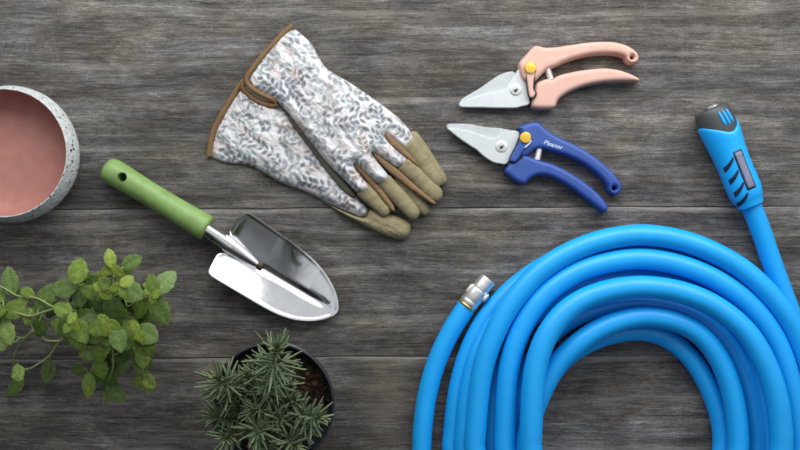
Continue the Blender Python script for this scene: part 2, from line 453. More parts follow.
# ------------------------------------------------------------------ tabletop (one sheet of planks)
def tabletop():
    mb = MB(); pl = []; wear = []
    ys = [-1100, -780, -580, -431, -281, -131.5, 17.5, 246, 400, 640, 900, 1150]
    gap, bev, dep = 0.02, 0.9, 4.0
    nx = 160; xs = [-1500 + 3000*i/nx for i in range(nx+1)]
    for i in range(len(ys)-1):
        y0, y1 = ys[i], ys[i+1]
        rows = [(y0+gap, -dep, 0), (y0+gap, -.35, 0), (y0+gap+.35, -.12, .2), (y0+gap+1.0, 0, .35), (y0+gap+4, 0, .0), (y1-gap-6.5, 0, .0), (y1-gap-3.4, -.10, .7), (y1-gap-1.8, -.42, 1.0), (y1-gap-.5, -.95, .8), (y1-gap, -1.5, 0), (y1-gap, -dep, 0)]
        vs = []
        for k, (y, z, wr) in enumerate(rows):
            for x in xs:
                lead = 0.004 * x                      # the boards run a touch off level
                w0 = 1.6*noise.noise(Vector((x*.013, (i if k < 5 else i+1)*7.7, 0)))
                wig = 0.35*noise.noise(Vector((x*.08, k*3.1 + i*9, 2)))
                vs.append((x, y + lead + w0 + (wig*1.6 if k in (2, 3, 6, 7) else 0), z)); wear.append(wr)
        n = nx + 1
        fs = [(r*n+j, r*n+j+1, (r+1)*n+j+1, (r+1)*n+j) for r in range(len(rows)-1) for j in range(nx)]
        mb.add(vs, fs); pl += [float(i) + 0.37] * len(vs)
    mb.add([(-1500, -1110, -dep), (1500, -1110, -dep), (1500, 1160, -dep), (-1500, 1160, -dep)], [(0, 1, 2, 3)]); pl += [0.0]*4; wear += [0.0]*4
    o = mb.build('tabletop', M['wood'], None)
    at = o.data.attributes.new('plank', 'FLOAT', 'POINT'); at.data.foreach_set('value', np.array(pl, dtype=np.float32))
    at = o.data.attributes.new('wear', 'FLOAT', 'POINT'); at.data.foreach_set('value', np.array(wear, dtype=np.float32))
    tag(o, kind='structure', label='weathered grey wooden boards with worn grain under everything', cat='tabletop')
tabletop()

# ------------------------------------------------------------------ speckled bowl planter
def bowl():
    rz = 42; c = W(3, 153, rz); r = 62.5
    t = thing('planter_bowl', 10, 155, 'round shallow planter bowl with speckled grey outside and pink inside', 'planter')
    ORG_c = (c.x, c.y)
    mb = MB()
    lathe(mb, ORG_c, [(0.2, 0), (46, 0), (52, 1.5), (59, 6), (64.5, 13), (66.8, 20), (66.6, 26), (65, 33), (62.9, 39), (61.9, 41.4), (61.5, 42.2), (60.8, 42), (60.3, 41), (60.2, 36.5)], 96, wob=0.012)
    mb.build('bowl_wall', M['speckle'], t)
    mb = MB()
    lathe(mb, ORG_c, [(60.15, 40.9), (60.0, 36), (59.0, 29), (56, 23), (52.5, 18), (46, 15), (36, 13.8), (18, 13.4), (0.2, 13.4)], 96, wob=0.008)
    o = mb.build('lining', M['terra'], t); fix_normals(o)
    for p in o.data.polygons: pass
    bm = bmesh.new(); bm.from_mesh(o.data)
    for f in bm.faces: f.normal_update()
    if sum(f.normal.z for f in bm.faces) < 0: bmesh.ops.reverse_faces(bm, faces=bm.faces)
    bm.to_mesh(o.data); bm.free()
bowl()

# ------------------------------------------------------------------ trowel
def trowel():
    t = thing('garden_trowel', 215, 235, 'hand trowel with green wooden handle and polished steel blade', 'trowel')
    zc = 14.0
    a = W(104.5, 166.5, zc); b = W(207.5, 229, zc); u = (b - a).normalized(); L = (b - a).length
    mb = MB()
    pf = [(0, .3), (0.3, 5), (1.4, 8.6), (3.6, 11.2), (7.5, 12.6), (14, 13.1), (28, 12.6), (50, 11.9), (75, 11.9), (98, 12.6), (112, 13.2), (L-3.5, 13.3), (L-1.2, 12.6), (L, 11.0), (L, .3)]
    axis_lathe(mb, a, u, pf, 48, 0.98)
    h = mb.build('handle', M['green'], t); fix_normals(h)
    cb = MB(); hc = W(122, 177, 26)
    tube(cb, [hc + Vector((0, 0, 30)), hc + Vector((0, 0, -60))], 4.6, 24)
    ck = cb.build('cutter', M['green'], None); fix_normals(ck); cut(h, ck)
    for p in h.data.polygons: p.use_smooth = True
    h.data.set_sharp_from_angle(angle=math.radians(50))
    # shank running into the pressed socket
    mb = MB()
    p = [W(203, 227, zc), W(209, 231, zc-.5), (W(217, 236.5, 12)), W(228, 244, 9.5), W(240, 252.5, 7), W(250, 259.5, 5.2), W(258, 265, 4.0)]
    tube(mb, catmull(p, 6), [7.0]*7 + [7.0 + (8.2-7.0)*i/12 for i in range(12)] + [8.2 - 5.4*(i/17)**1.1 for i in range(18)], 24)
    o = mb.build('shank', M['chrome'], t); fix_normals(o)
    # blade: a shallow dished sheet with a pressed middle crease
    out = [(218, 253), (213.5, 261), (208.6, 271), (209.5, 275), (217, 280), (240, 293.5), (266, 309), (281, 316), (297, 320.6), (315, 321.4), (330, 317.5), (337.6, 313), (339, 306), (336.5, 293), (329, 277.5), (315, 259.7), (291, 241), (269.5, 226), (252, 213.8), (247.5, 212), (243.5, 213), (236, 221), (231.5, 227.7), (229.2, 234.5), (234, 245), (229, 251)]
    V, T, loops, d = sheet(out, 1.1, smooth='chaikin')
    ax = np.array((.860, .510)); pr = np.array((-.510, .860)); o0 = np.array((259, 266.))
    R = V - o0; s = R @ ax; tt = R @ pr
    lip = np.clip((s + 40) / 110, 0, 1)
    z = 4.8 + 0.44*np.sqrt(tt**2 + 30) - 0.44*math.sqrt(30) + 0.0004*tt**2
    front = np.clip((s-2)/48, 0, 1); front = front*front*(3-2*front)
    z = 4.8 + (z - 4.8) * (1 - np.where(tt < 0, 0.30 + 0.60*front, 0.18*front)) + 0.0009*np.clip(s-25, 0, None)**2
    z = z - 2.5*np.exp(-(tt/3.3)**2) * np.clip((s+4)/10, 0, 1) * np.clip((84-s)/22, 0, 1)
    z += 0.35*np.exp(-((d-1.4)/1.4)**2)
    z += np.array([1.0*noise.noise(Vector((x*.02, y*.02, 3))) for x, y in V])
    z = np.maximum(z - 2.2*np.clip((s-55)/25, 0, 1), 1.5)
    k = (D - z) / D; X = (V[:, 0]-400)*k; Y = (225-V[:, 1])*k
    n = len(V); vs = [(x, y, q) for x, y, q in zip(X, Y, z)] + [(x, y, q-1.3) for x, y, q in zip(X, Y, z)]
    fs = []
    for q in T:
        a_, b_, c_ = map(int, q)
        if (X[b_]-X[a_])*(Y[c_]-Y[a_]) - (X[c_]-X[a_])*(Y[b_]-Y[a_]) < 0: b_, c_ = c_, b_
        fs += [(a_, b_, c_), (c_+n, b_+n, a_+n)]
    lp = loops[0]; fs += [(lp[i], lp[(i+1) % len(lp)], lp[(i+1) % len(lp)]+n, lp[i]+n) for i in range(len(lp))]
    mb = MB(); mb.add(vs, fs); bl = mb.build('blade', M['chrome'], t, angle=50); fix_normals(bl)
    mb = MB(); c = W(259.5, 266, 5)
    lathe(mb, (c.x, c.y), [(4.0, 2.0), (4.0, 5.2), (3.3, 6.3), (1.8, 6.9), (.2, 7.1)], 24)
    mb.build('rivet', M['rust'], t)
trowel()

# ------------------------------------------------------------------ gloves
def floral_print(regseed, x0, y0, x1, y1, main):
    rnd = random.Random(regseed); leaves = []; dots = []
    tones = [(0.19, 0.23, 0.275), (0.27, 0.325, 0.355), (0.34, 0.395, 0.41), (0.29, 0.345, 0.35), (0.20, 0.225, 0.26), (0.40, 0.45, 0.47)]
    warm = [(0.29, 0.25, 0.22), (0.21, 0.19, 0.20)]
    def free(c, r): return all((c[0]-l[0])**2 + (c[1]-l[1])**2 > r*r for l in leaves)
    for _ in range(1600):
        cx, cy = rnd.uniform(x0, x1), rnd.uniform(y0, y1)
        if not free((cx, cy), 5.6): continue
        an = main + rnd.choice((0, math.pi)) + rnd.uniform(-.9, .9); bend = rnd.uniform(-.05, .05)
        tone = rnd.choice(warm) if rnd.random() < .12 else rnd.choice(tones)
        x, y = cx, cy; sz = rnd.uniform(.85, 1.15)
        for k in range(rnd.randint(3, 7)):
            an += bend
            x += math.cos(an)*5.6*sz; y += math.sin(an)*5.6*sz
            for sd in (-1, 1):
                la = an + sd*rnd.uniform(.6, .95)
                l, w = rnd.uniform(3.3, 4.4)*sz, rnd.uniform(1.45, 2.05)*sz
                lx, ly = x + math.cos(la)*(l+.5), y + math.sin(la)*(l+.5)
                if free((lx, ly), 4.05):
                    v = rnd.uniform(.8, 1.2); leaves.append((lx, ly, la, l, w, tuple(c*v for c in tone)))
    for _ in range(150):
        cx, cy = rnd.uniform(x0, x1), rnd.uniform(y0, y1)
        for k in range(rnd.randint(2, 5)):
            dots.append((cx + rnd.uniform(-6, 6), cy + rnd.uniform(-6, 6), rnd.uniform(1.3, 2.0)))
    def paint(V):
        V = np.asarray(V); col = np.tile(np.array((0.66, 0.655, 0.68)), (len(V), 1))
        for (cx, cy, r) in dots:
            q = np.hypot(V[:, 0]-cx, V[:, 1]-cy); w = np.clip(1 - np.abs(q - r)/0.65, 0, 1)[:, None] * .7
            col = col*(1-w) + np.array((0.50, 0.29, 0.29))*w
        for (cx, cy, an, l, w_, tone) in leaves:
            dx, dy = V[:, 0]-cx, V[:, 1]-cy; m = (np.abs(dx) < 6) & (np.abs(dy) < 6)
            if not m.any(): continue
            a = (dx[m]*math.cos(an) + dy[m]*math.sin(an))/l; b = (-dx[m]*math.sin(an) + dy[m]*math.cos(an))/w_
            e = np.abs(b) - (1 - a*a)
            w = np.clip(.5 - e*1.6, 0, 1)[:, None] * (np.abs(a) < 1.05)[:, None]
            vein = np.clip(1 - np.abs(b)*5, 0, 1)[:, None] * .25
            col[m] = col[m]*(1-w) + (np.array(tone)*(1-vein) + vein*np.array((.55, .58, .6)))*w
        return np.concatenate([col, np.ones((len(V), 1))], 1)
    return paint

def cloth(name, outline, zfun, parent, zp, paint=None, mat=None, step=0.8, thick=None, smooth='chaikin'):
    V, T, loops, d = sheet(outline, step, smooth=smooth)
    z, zb = zfun(V, d)
    k = (D - zp)/D; X = (V[:, 0]-400)*k; Y = (225-V[:, 1])*k; n = len(V)
    vs = [(x, y, q) for x, y, q in zip(X, Y, z)] + [(x, y, q) for x, y, q in zip(X, Y, zb)]; fs = []
    for q in T:
        a, b, c = map(int, q)
        if (X[b]-X[a])*(Y[c]-Y[a]) - (X[c]-X[a])*(Y[b]-Y[a]) < 0: b, c = c, b
        fs += [(a, b, c), (c+n, b+n, a+n)]
    lp = loops[0]; fs += [(lp[i], lp[(i+1) % len(lp)], lp[(i+1) % len(lp)]+n, lp[i]+n) for i in range(len(lp))]
    mb = MB(); mb.add(vs, fs)
    col = None
    if paint is not None:
        c = paint(V); col = np.concatenate([c, c])
    o = mb.build(name, mat or M['floral'], parent, colors=col); fix_normals(o); return o

def wrinkle(V, amp, sx, seed, ang=0.55):
    ca, sa = math.cos(ang), math.sin(ang)
    return np.array([amp*noise.fractal(Vector(((x*ca + y*sa)*sx*.45, (-x*sa + y*ca)*sx, seed)), 0.8, 2.0, 3) for x, y in V])

def finger(name, p0, p1, w0, w1, z0, h, parent, mat, seed, blunt=0.75, lead=3.0):
    """puffed fingertip sleeve from p0 to p1 (plan), widths w0, w1, from height z0 up"""
    a = np.array(p0, float); b = np.array(p1, float); u = (b-a)/np.linalg.norm(b-a); v = np.array((-u[1], u[0])); L = np.linalg.norm(b-a)
    rnd = random.Random(seed)
    def wd(s): return (w0 + (w1-w0)*s)/2 * (1 + .05*math.sin(s*7 + seed))
    L_ = [a + u*L*s + v*wd(s) for s in (0, .25, .5, .75, .9)]; R_ = [a + u*L*s - v*wd(s) for s in (.9, .75, .5, .25, 0)]
    tip = [a + u*L*.985 + v*w1*.33, a + u*L*1.01 + v*w1*.05, a + u*L*.985 - v*w1*.30]
    out = [tuple(p) for p in L_ + tip + R_]
    W_ = (w0+w1)/4
    def zf(V, d):
        r = (V-a) @ u / L
        t = prof(d/W_)
        top = z0 + h*(0.30 + 0.70*t) * (1 - .18*np.clip(r, 0, 1)) + wrinkle(V, .7, .13, seed, math.atan2(u[1], u[0])+1.57)
        return top, np.full(len(V), z0 - 0.0) + (1-t)*h*.15
    return cloth(name, out, zf, parent, z0+h*.6, None, mat, step=1.0)

def trimtube(mb, pts, r=2.9, flat=1.0):
    tube(mb, catmull([W(*p) for p in pts], 8), r, 10, True, flat)

def gloves():
    # ---- lower glove
    g = thing('gardening_glove', 290, 165, 'floral gardening glove lying underneath, partly hidden by the other glove', 'glove', 'pair of floral gardening gloves')
    pn = floral_print(11, 195, 70, 380, 225, .55)
    out = [(245, 81), (236, 93), (223, 113), (215, 129), (210, 150), (210, 157), (220, 161), (232, 163.5), (246, 164), (256, 168), (266, 174), (280, 183), (296, 188), (312, 194), (331, 205), (350, 213), (364, 219), (369, 212), (366, 206), (356, 196), (342, 183), (330, 169), (312, 146), (299, 128), (287, 112), (272, 96), (258, 86)]
    def zf(V, d):
        t = prof(d/16); r = np.clip((V[:, 0]-210)/60, 0, 1)
        return 1.0 + (5 + 6*r)*t + .5 + (wrinkle(V, 2.0, .06, 1.5) + wrinkle(V, 1.2, .14, 6.5, .9))*np.clip(d/6, 0, 1), np.full(len(V), 0.4)
    cloth('glove_back', out, zf, g, 7, pn, step=0.85)
    out = [(287, 117), (291, 115), (300, 125), (314, 145), (332, 168), (348, 186), (357, 197), (351, 197), (342, 190), (326, 170), (310, 148), (297, 131)]
    cloth('shaded_palm_strip', out, lambda V, d: (11.2 + 1.5*prof(d/5) + wrinkle(V, .8, .1, 4), np.full(len(V), 8.0)), g, 11, None, M['olive'], 1.2)  # shadowed palm side in the gap, its shade put into the colour
    # khaki thumb side seen below the floral cloth
    out = [(316, 196), (332, 206), (350, 214), (366, 219), (368, 209), (378, 209), (392, 214), (404, 218.5), (410.5, 223), (411, 229), (409, 236), (403, 240.5), (397, 240), (384, 236), (370, 229.5), (350, 218.5), (334, 209)]
    cloth('thumb_sleeve', out, lambda V, d: (3.0 + 8*prof(d/9) + wrinkle(V, 1.2, .12, 9), np.full(len(V), .4)), g, 7, None, M['tan'], 1.0)
    finger('fingertip', (396, 176), (428, 214), 17, 13, 1.0, 10, g, M['tan'], 3)
    finger('fingertip', (408, 133), (445, 184), 18, 13, 1.0, 10, g, M['tan'], 5)
    finger('fingertip', (402, 150), (436, 200), 18, 14, .6, 8, g, M['tan'], 8)
    mb = MB(); trimtube(mb, [(244, 80, 5.5), (235, 93, 5), (222, 114, 4.5), (213.5, 131, 4.3), (209.5, 150, 4), (208.8, 156.5, 3.8)], 2.9)
    mb.build('cuff_trim', M['trim'], g)
    # ---- upper glove
    g = thing('gardening_glove', 340, 120, 'floral gardening glove on top, with khaki fingertips and brown bound cuff', 'glove', 'pair of floral gardening gloves')
    pn = floral_print(23, 235, 15, 425, 205, .62)
    out = [(292.5, 26), (301, 33), (311, 42), (316, 52), (324, 66), (334, 73), (346, 79), (370, 95), (393, 112), (404, 122), (411, 131), (415.5, 140), (406.5, 152), (398, 145), (388.5, 136.5), (385.5, 134.5), (386, 138), (398, 149), (412.5, 160.5), (399, 170), (388, 162), (376, 154), (372.5, 152.5), (373, 156), (381, 166), (391, 178), (380, 186.5), (368, 175), (358, 165.5), (354, 163.5), (355, 168), (363, 178), (371, 188), (359.5, 195.5), (346, 182), (330, 167), (313, 146), (301, 130), (291, 117), (282, 107), (276, 101), (266, 95), (256, 90), (250, 84), (248.5, 77), (254, 68), (264, 55), (277, 41)]
    def zf(V, d):
        t = prof(d/10); r = np.clip(((V[:, 0]-265)*.83 + (V[:, 1]-60)*.55)/70, 0, 1)
        lap = 1 - np.clip((V[:, 0]-V[:, 1]*.75-258)/40, 0, 1)   # rides up where it lies over the other glove
        fing = np.clip(((V[:, 0]-265)*.83 + (V[:, 1]-60)*.55 - 118)/20, 0, 1)
        zb = 3.0 + 7*lap + 2*fing
        body = (6 + 6.5*r)*t + 3.2*prof(d/34)*(1-fing)
        return zb + body + wrinkle(V, 3.0, .05, 7.5, .62)*np.clip(d/9, 0, 1) + wrinkle(V, 1.3, .13, 2.5, .9)*np.clip(d/5, 0, 1), np.maximum(zb - 1.5, .5)
    cloth('glove_back', out, zf, g, 13, pn, step=0.8)
    Fz = 9
    finger('fingertip', (406.5, 140), (440.5, 185.5), 17.5, 14.5, Fz-2, 9, g, M['tan'], 1)
    finger('fingertip', (401.5, 161), (440.5, 199), 18.5, 15.5, Fz-1, 9.5, g, M['tan'], 2)
    finger('fingertip', (381, 177.5), (417.5, 217.5), 17.5, 15, Fz, 9.5, g, M['tan'], 4)
    finger('fingertip', (360.5, 186.5), (389, 214), 17.5, 14.5, Fz, 9, g, M['tan'], 6)
    def gus(out, seed, z): cloth('finger_gusset', out, lambda V, d: (z + 3.2*prof(d/3) + wrinkle(V, .5, .2, seed), np.full(len(V), z - 4)), g, z+2, None, M['gusset'], .9)
    gus([(384.5, 132), (389, 134), (397, 141), (407, 151), (416, 161), (420, 167), (411, 162), (402, 155), (392, 147), (386, 139)], 1, 14)
    gus([(371.5, 150.5), (376, 152), (386, 160), (398, 169), (414, 184), (430, 197), (437, 203), (434, 206), (422, 198), (406, 186), (392, 175), (380, 163), (373, 156)], 2, 13.5)
    gus([(352.5, 161.5), (357, 162.5), (366, 171), (377, 183), (388, 197), (396, 209), (393, 213), (386, 205), (376, 192), (364, 178), (355, 168)], 3, 14)
    mb = MB()
    trimtube(mb, [(292.5, 25.5, 12), (285, 32, 12.5), (276, 41, 13), (263, 55.5, 14), (252.5, 68.5, 15), (247, 77, 15), (247.5, 83.5, 15), (254, 90, 15), (264, 95.5, 15), (272, 99, 15), (276.5, 102, 13)], 2.7)
    trimtube(mb, [(243.5, 83, 9), (243.5, 88, 9), (249, 95, 9), (258, 101, 9.5), (268, 104.8, 10), (275, 105.2, 11), (277.3, 103, 12.5)], 3.3)
    mb.build('cuff_trim', M['trim'], g)
    cloth('cuff_lining', [(244, 83), (247, 81), (249, 86), (256, 92), (266, 97), (276, 102), (272, 104), (262, 101.5), (252, 96), (245.5, 90)], lambda V, d: (9.5 + 1.0*prof(d/2), np.full(len(V), 8.6)), g, 10, None, M['lining'], 1.0)
gloves()

# ------------------------------------------------------------------ pruning shears
def disc(mb, px, py, z0, z1, r, seg=28, dome=.6):
    c = W(px, py, z1)
    lathe(mb, (c.x, c.y), [(r, z0), (r, z1-dome), (r-.4, z1-.15), (r-1.0, z1), (.2, z1)], seg)
def text_part(txt, px, py, ang, size, z, mat, parent, shear=.2, xs=1.0):
    cu = bpy.data.curves.new('lettering', 'FONT'); cu.body = txt; cu.size = size*S; cu.shear = shear; cu.extrude = 0.1*S; cu.resolution_u = 3
    cu.align_x = 'LEFT'; cu.offset = 0.08*S
    o = bpy.data.objects.new('lettering', cu); C.objects.link(o)
    dg = bpy.context.evaluated_depsgraph_get(); me = bpy.data.meshes.new_from_object(o.evaluated_get(dg)); bpy.data.objects.remove(o)
    me.name = 'lettering'; me.materials.clear(); me.materials.append(mat)
    o = bpy.data.objects.new('lettering', me); C.objects.link(o); o.parent = parent
    w = W(px, py, z); o.location = (w - ORG[parent])*S; o.rotation_euler = (0, 0, ang); o.scale = (xs, 1, 1); return o

def shears(spec):
    t = thing('pruning_shears', *spec['at'], spec['label'], 'pruning shears', 'pruning shears laid on the boards')
    hm = spec['mat']
    for key, (z0, z1, r) in (('back_blade', (5.5, 8.2, .9)), ('front_blade', (8.5, 11.4, 1.0))):
        mb = MB(); slab(mb, spec[key], z0, z1, r, .75, smooth='chaikin', topfn=spec.get(key + '_fn')); mb.build('blade', M['steel' if key[0] == 'f' else 'dull'], t, angle=40)
    mb = MB(); slab(mb, spec['upper'], 1.0, 17.0, 4.6, 1.0, holes=[[(spec['hole'][0] + 2.0*math.cos(a*math.pi/7), spec['hole'][1] + 2.0*math.sin(a*math.pi/7)) for a in range(14)]], smooth='chaikin', zp=12, topfn=spec.get('upper_fn'))
    hu = mb.build('handle', hm, t, angle=60)
    mb = MB(); slab(mb, spec['lower'], 0.6, 16.0, 4.6, 1.0, smooth='chaikin', zp=12); mb.build('handle', hm, t, angle=60)
    mb = MB(); slab(mb, spec['gap'], 6, 10.5, .8, 1.0, smooth='raw'); mb.build('handle_gap_shade', M['shadowgap'], t)  # dark slab painting the shade in the gap between the handles
    # pivot bolt with a slotted head
    x, y = spec['bolt']; mb = MB(); disc(mb, x, y, 10, 12.6, 5.6, dome=.3); b = mb.build('pivot_bolt', M['spring'], t, angle=40)
    mb = MB(); disc(mb, x, y, 12.4, 12.9, 3.6, dome=.2)
    mb.build('bolt_socket', M['dull'], b, angle=40)
    mb = MB(); slab(mb, [(x-2.0, y+.4), (x+2.0, y-1.0), (x+1.9, y+.3), (x+.2, y+2.6), (x-1.4, y+2.6)], 12.7, 13.15, .2, .7, smooth='raw'); mb.build('bolt_slot', M['shadowgap'], b)
    mb = MB(); slab(mb, spec['latch'], 15.5, 19.5, 1.2, .9, smooth='chaikin'); la = mb.build('safety_latch', hm, t, angle=50)
    mb = MB(); slab(mb, spec['latch_shade'], 14.8, 17.0, .6, .9, smooth='chaikin'); mb.build('latch_shadow', M['shadowgap'], la)  # dark outline standing for the shadow under the latch
    x, y = spec['knob']; mb = MB(); disc(mb, x, y, 17, 21.5, 5.6, dome=1.2); mb.build('latch_knob', M['gold'], la, angle=40)
    # coil spring between the handles
    (xa, ya), (xb, yb) = spec['spring']; mb = MB(); A = W(xa, ya, 11); B = W(xb, yb, 11); u = (B-A).normalized(); pr = Vector((-u.y, u.x, 0)); L = (B-A).length; pts = []
    for i in range(121):
        q = i/120; th = q*2*math.pi*8
        pts.append(A + u*(L*q) + pr*(2.6*math.cos(th)) + Vector((0, 0, 2.6*math.sin(th))))
    tube(mb, pts, .9, 8); tube(mb, [A, B], 2.2, 12)
    mb.build('spring', M['spring'], t)
    text_part(*spec['text'], parent=t)
    return t

def bevel_blade(line_a, line_b, drop):
    """hollow-ground step: the blade is lower on one side of a line (plan coordinates)"""
    a, b = np.array(line_a), np.array(line_b); u = (b-a)/np.linalg.norm(b-a); v = np.array((-u[1], u[0]))
    def fn(V, d, top): return top - drop*np.clip(((V-a) @ v)/2.5, 0, 1)
    return fn
pink = dict(
    at=(548, 80), mat=M['pink'], label='pink handled pruning shears, the upper of the two pairs', 
    front_blade=[(458.6, 104.5), (460, 102), (468, 98.5), (480, 94.6), (492, 91.8), (504, 89.8), (508, 84), (514, 75), (520, 66.8), (524.5, 68.5), (527, 80), (530.5, 102), (528, 105.5), (522, 106.4), (517, 108.2), (500, 108), (480, 107.5), (462, 107.4), (459.4, 106.6)],
    back_blade=[(459, 102.5), (462, 98.5), (470, 93.6), (480, 88), (490, 80.8), (498, 75.4), (507, 71.6), (515, 71), (520, 80), (515, 92), (500, 94), (480, 97.5), (464, 103.5), (460.4, 104.4)],
    upper=[(518, 63), (526, 54.5), (533.5, 46), (538, 46), (545, 48), (556, 47.3), (565, 46), (585, 42.8), (605, 41.6), (619, 42.8), (630, 47), (637, 52.5), (639, 58), (637.5, 62), (633.5, 64), (628.5, 63.3), (625.5, 59.8), (624.5, 56.3), (613, 53.8), (593, 54.2), (573, 59), (562, 63.4), (553, 68), (547, 69.5), (541, 75.5), (536, 81), (529, 84), (522, 80), (519, 70)],
    hole=(631.6, 57.8),
    lower=[(535, 84), (540, 81), (547, 78.5), (552, 80), (557, 76), (565, 73.6), (575, 71.4), (593, 68.8), (606, 68), (619, 69.8), (631, 74), (638, 77.8), (640, 80), (638, 82), (625, 81.3), (605, 82), (585, 85.6), (571, 91), (562, 96.4), (557.5, 100.5), (555.5, 108.6), (545, 109.2), (532.5, 108.8), (531, 103.5), (534, 95)],
    gap=[(520, 72), (531, 78), (536, 80.5), (544, 75), (549, 72.5), (549, 78), (536, 84), (534, 104), (528, 104)],
    bolt=(515.8, 89.4),
    latch=[(525.2, 66.5), (527, 63), (530.5, 61.8), (534.5, 63.2), (536, 67), (535.5, 72), (533.5, 82), (533, 90), (535.6, 91.6), (535.2, 95.5), (532.5, 97.8), (529.6, 97.2), (528.6, 90), (526.6, 76)],
    latch_shade=[(524, 66), (526, 62), (530.5, 60.6), (535.5, 62.2), (537.4, 67), (536.6, 73), (534.6, 82), (534.4, 90), (536.9, 91.4), (536.6, 96.4), (532.7, 99), (528.6, 98.2), (527.4, 90), (525.3, 77)],
    knob=(530.6, 67.6), spring=((546.8, 67.5), (551.0, 80.5)),
    text=('Pleanor', 549.5, 61.5, math.radians(14.5), 6.2, 17.05, M['palepink']))
pink['back_blade_fn'] = None
bluep = dict(
    at=(533, 152), mat=M['blue'], label='royal blue handled pruning shears, the lower of the two pairs',
    front_blade=[(446.4, 127.5), (449.5, 128), (454, 127.8), (463, 129.2), (476, 132.6), (494, 139.8), (500, 134), (507, 131.6), (515, 130), (521, 132.2), (516, 146), (508.6, 162.5), (505, 165), (500, 163.8), (494, 163), (488, 159.5), (482, 155.2), (477, 150), (472, 147.2), (460, 139.2), (450, 131.4)],
    back_blade=[(446.2, 125.6), (448.2, 123.5), (458, 123.5), (470, 124), (478, 125.5), (486, 127.2), (495, 127.6), (504, 128.6), (512, 130.2), (517, 132), (512, 142), (494, 142), (476, 136), (462, 131.5), (450, 129.8), (446.8, 128)],
    upper=[(516, 127.6), (521, 126), (527.5, 122.8), (538, 121.6), (541.5, 125), (548, 131.5), (560, 138), (580, 147), (596, 157.8), (610, 169.6), (618.5, 179.5), (621.8, 186), (621, 191), (617, 194.6), (611.5, 194.4), (607.8, 191), (607, 186), (603.6, 181), (594, 171.4), (580, 162), (564, 155), (550, 151.2), (542, 149), (537, 149), (533, 150.5), (526, 157), (519, 158), (514, 152), (520, 138), (521, 131)],
    hole=(613.8, 188.4),
    lower=[(504, 171), (509, 163.5), (514, 160.5), (519, 159), (521.5, 154), (527, 155.5), (533.5, 158), (541, 160.8), (551, 163), (566, 170), (582, 180), (596, 191), (605, 201), (608.3, 207.5), (606.5, 212), (603, 212), (598, 208.6), (582, 196), (570, 187), (556, 179.2), (548, 176), (541, 175), (535, 176), (530, 178.8), (526, 183.5), (522.6, 184.8), (514, 180.8), (507, 175)],
    gap=[(518, 146), (530, 150), (538, 148), (537, 161), (530, 158.5), (520, 162), (508, 166), (505, 164)],
    bolt=(501.6, 146.2),
    latch=[(520.8, 139), (521.8, 134), (525.5, 131.8), (530, 133.5), (532, 138), (530.6, 142), (526.5, 146.5), (522, 153), (518.5, 158.5), (515.5, 162.2), (511, 161.6), (509.5, 160), (513, 153)],
    latch_shade=[(519.6, 139), (520.6, 133.4), (525.5, 130.6), (531, 132.6), (533.2, 138), (531.6, 142.8), (527.5, 147.4), (523, 154), (519.5, 159.6), (516, 163.4), (511, 162.8), (508.2, 160.6), (512, 152)],
    knob=(525.8, 137.4), spring=((539.2, 149.2), (536.8, 160.6)),
    text=('Pleanor', 543.2, 143.8, math.radians(-17.5), 6.2, 17.05, M['white']))
shears(pink)
sb = shears(bluep)
mb = MB(); slab(mb, [(532.0, 139.5), (531.6, 142.5), (528, 146.4), (524.6, 148.6), (524.2, 147), (527.5, 144), (530, 140.6)], 17, 20.4, .5, .7); mb.build('latch_clip', M['white'], sb)

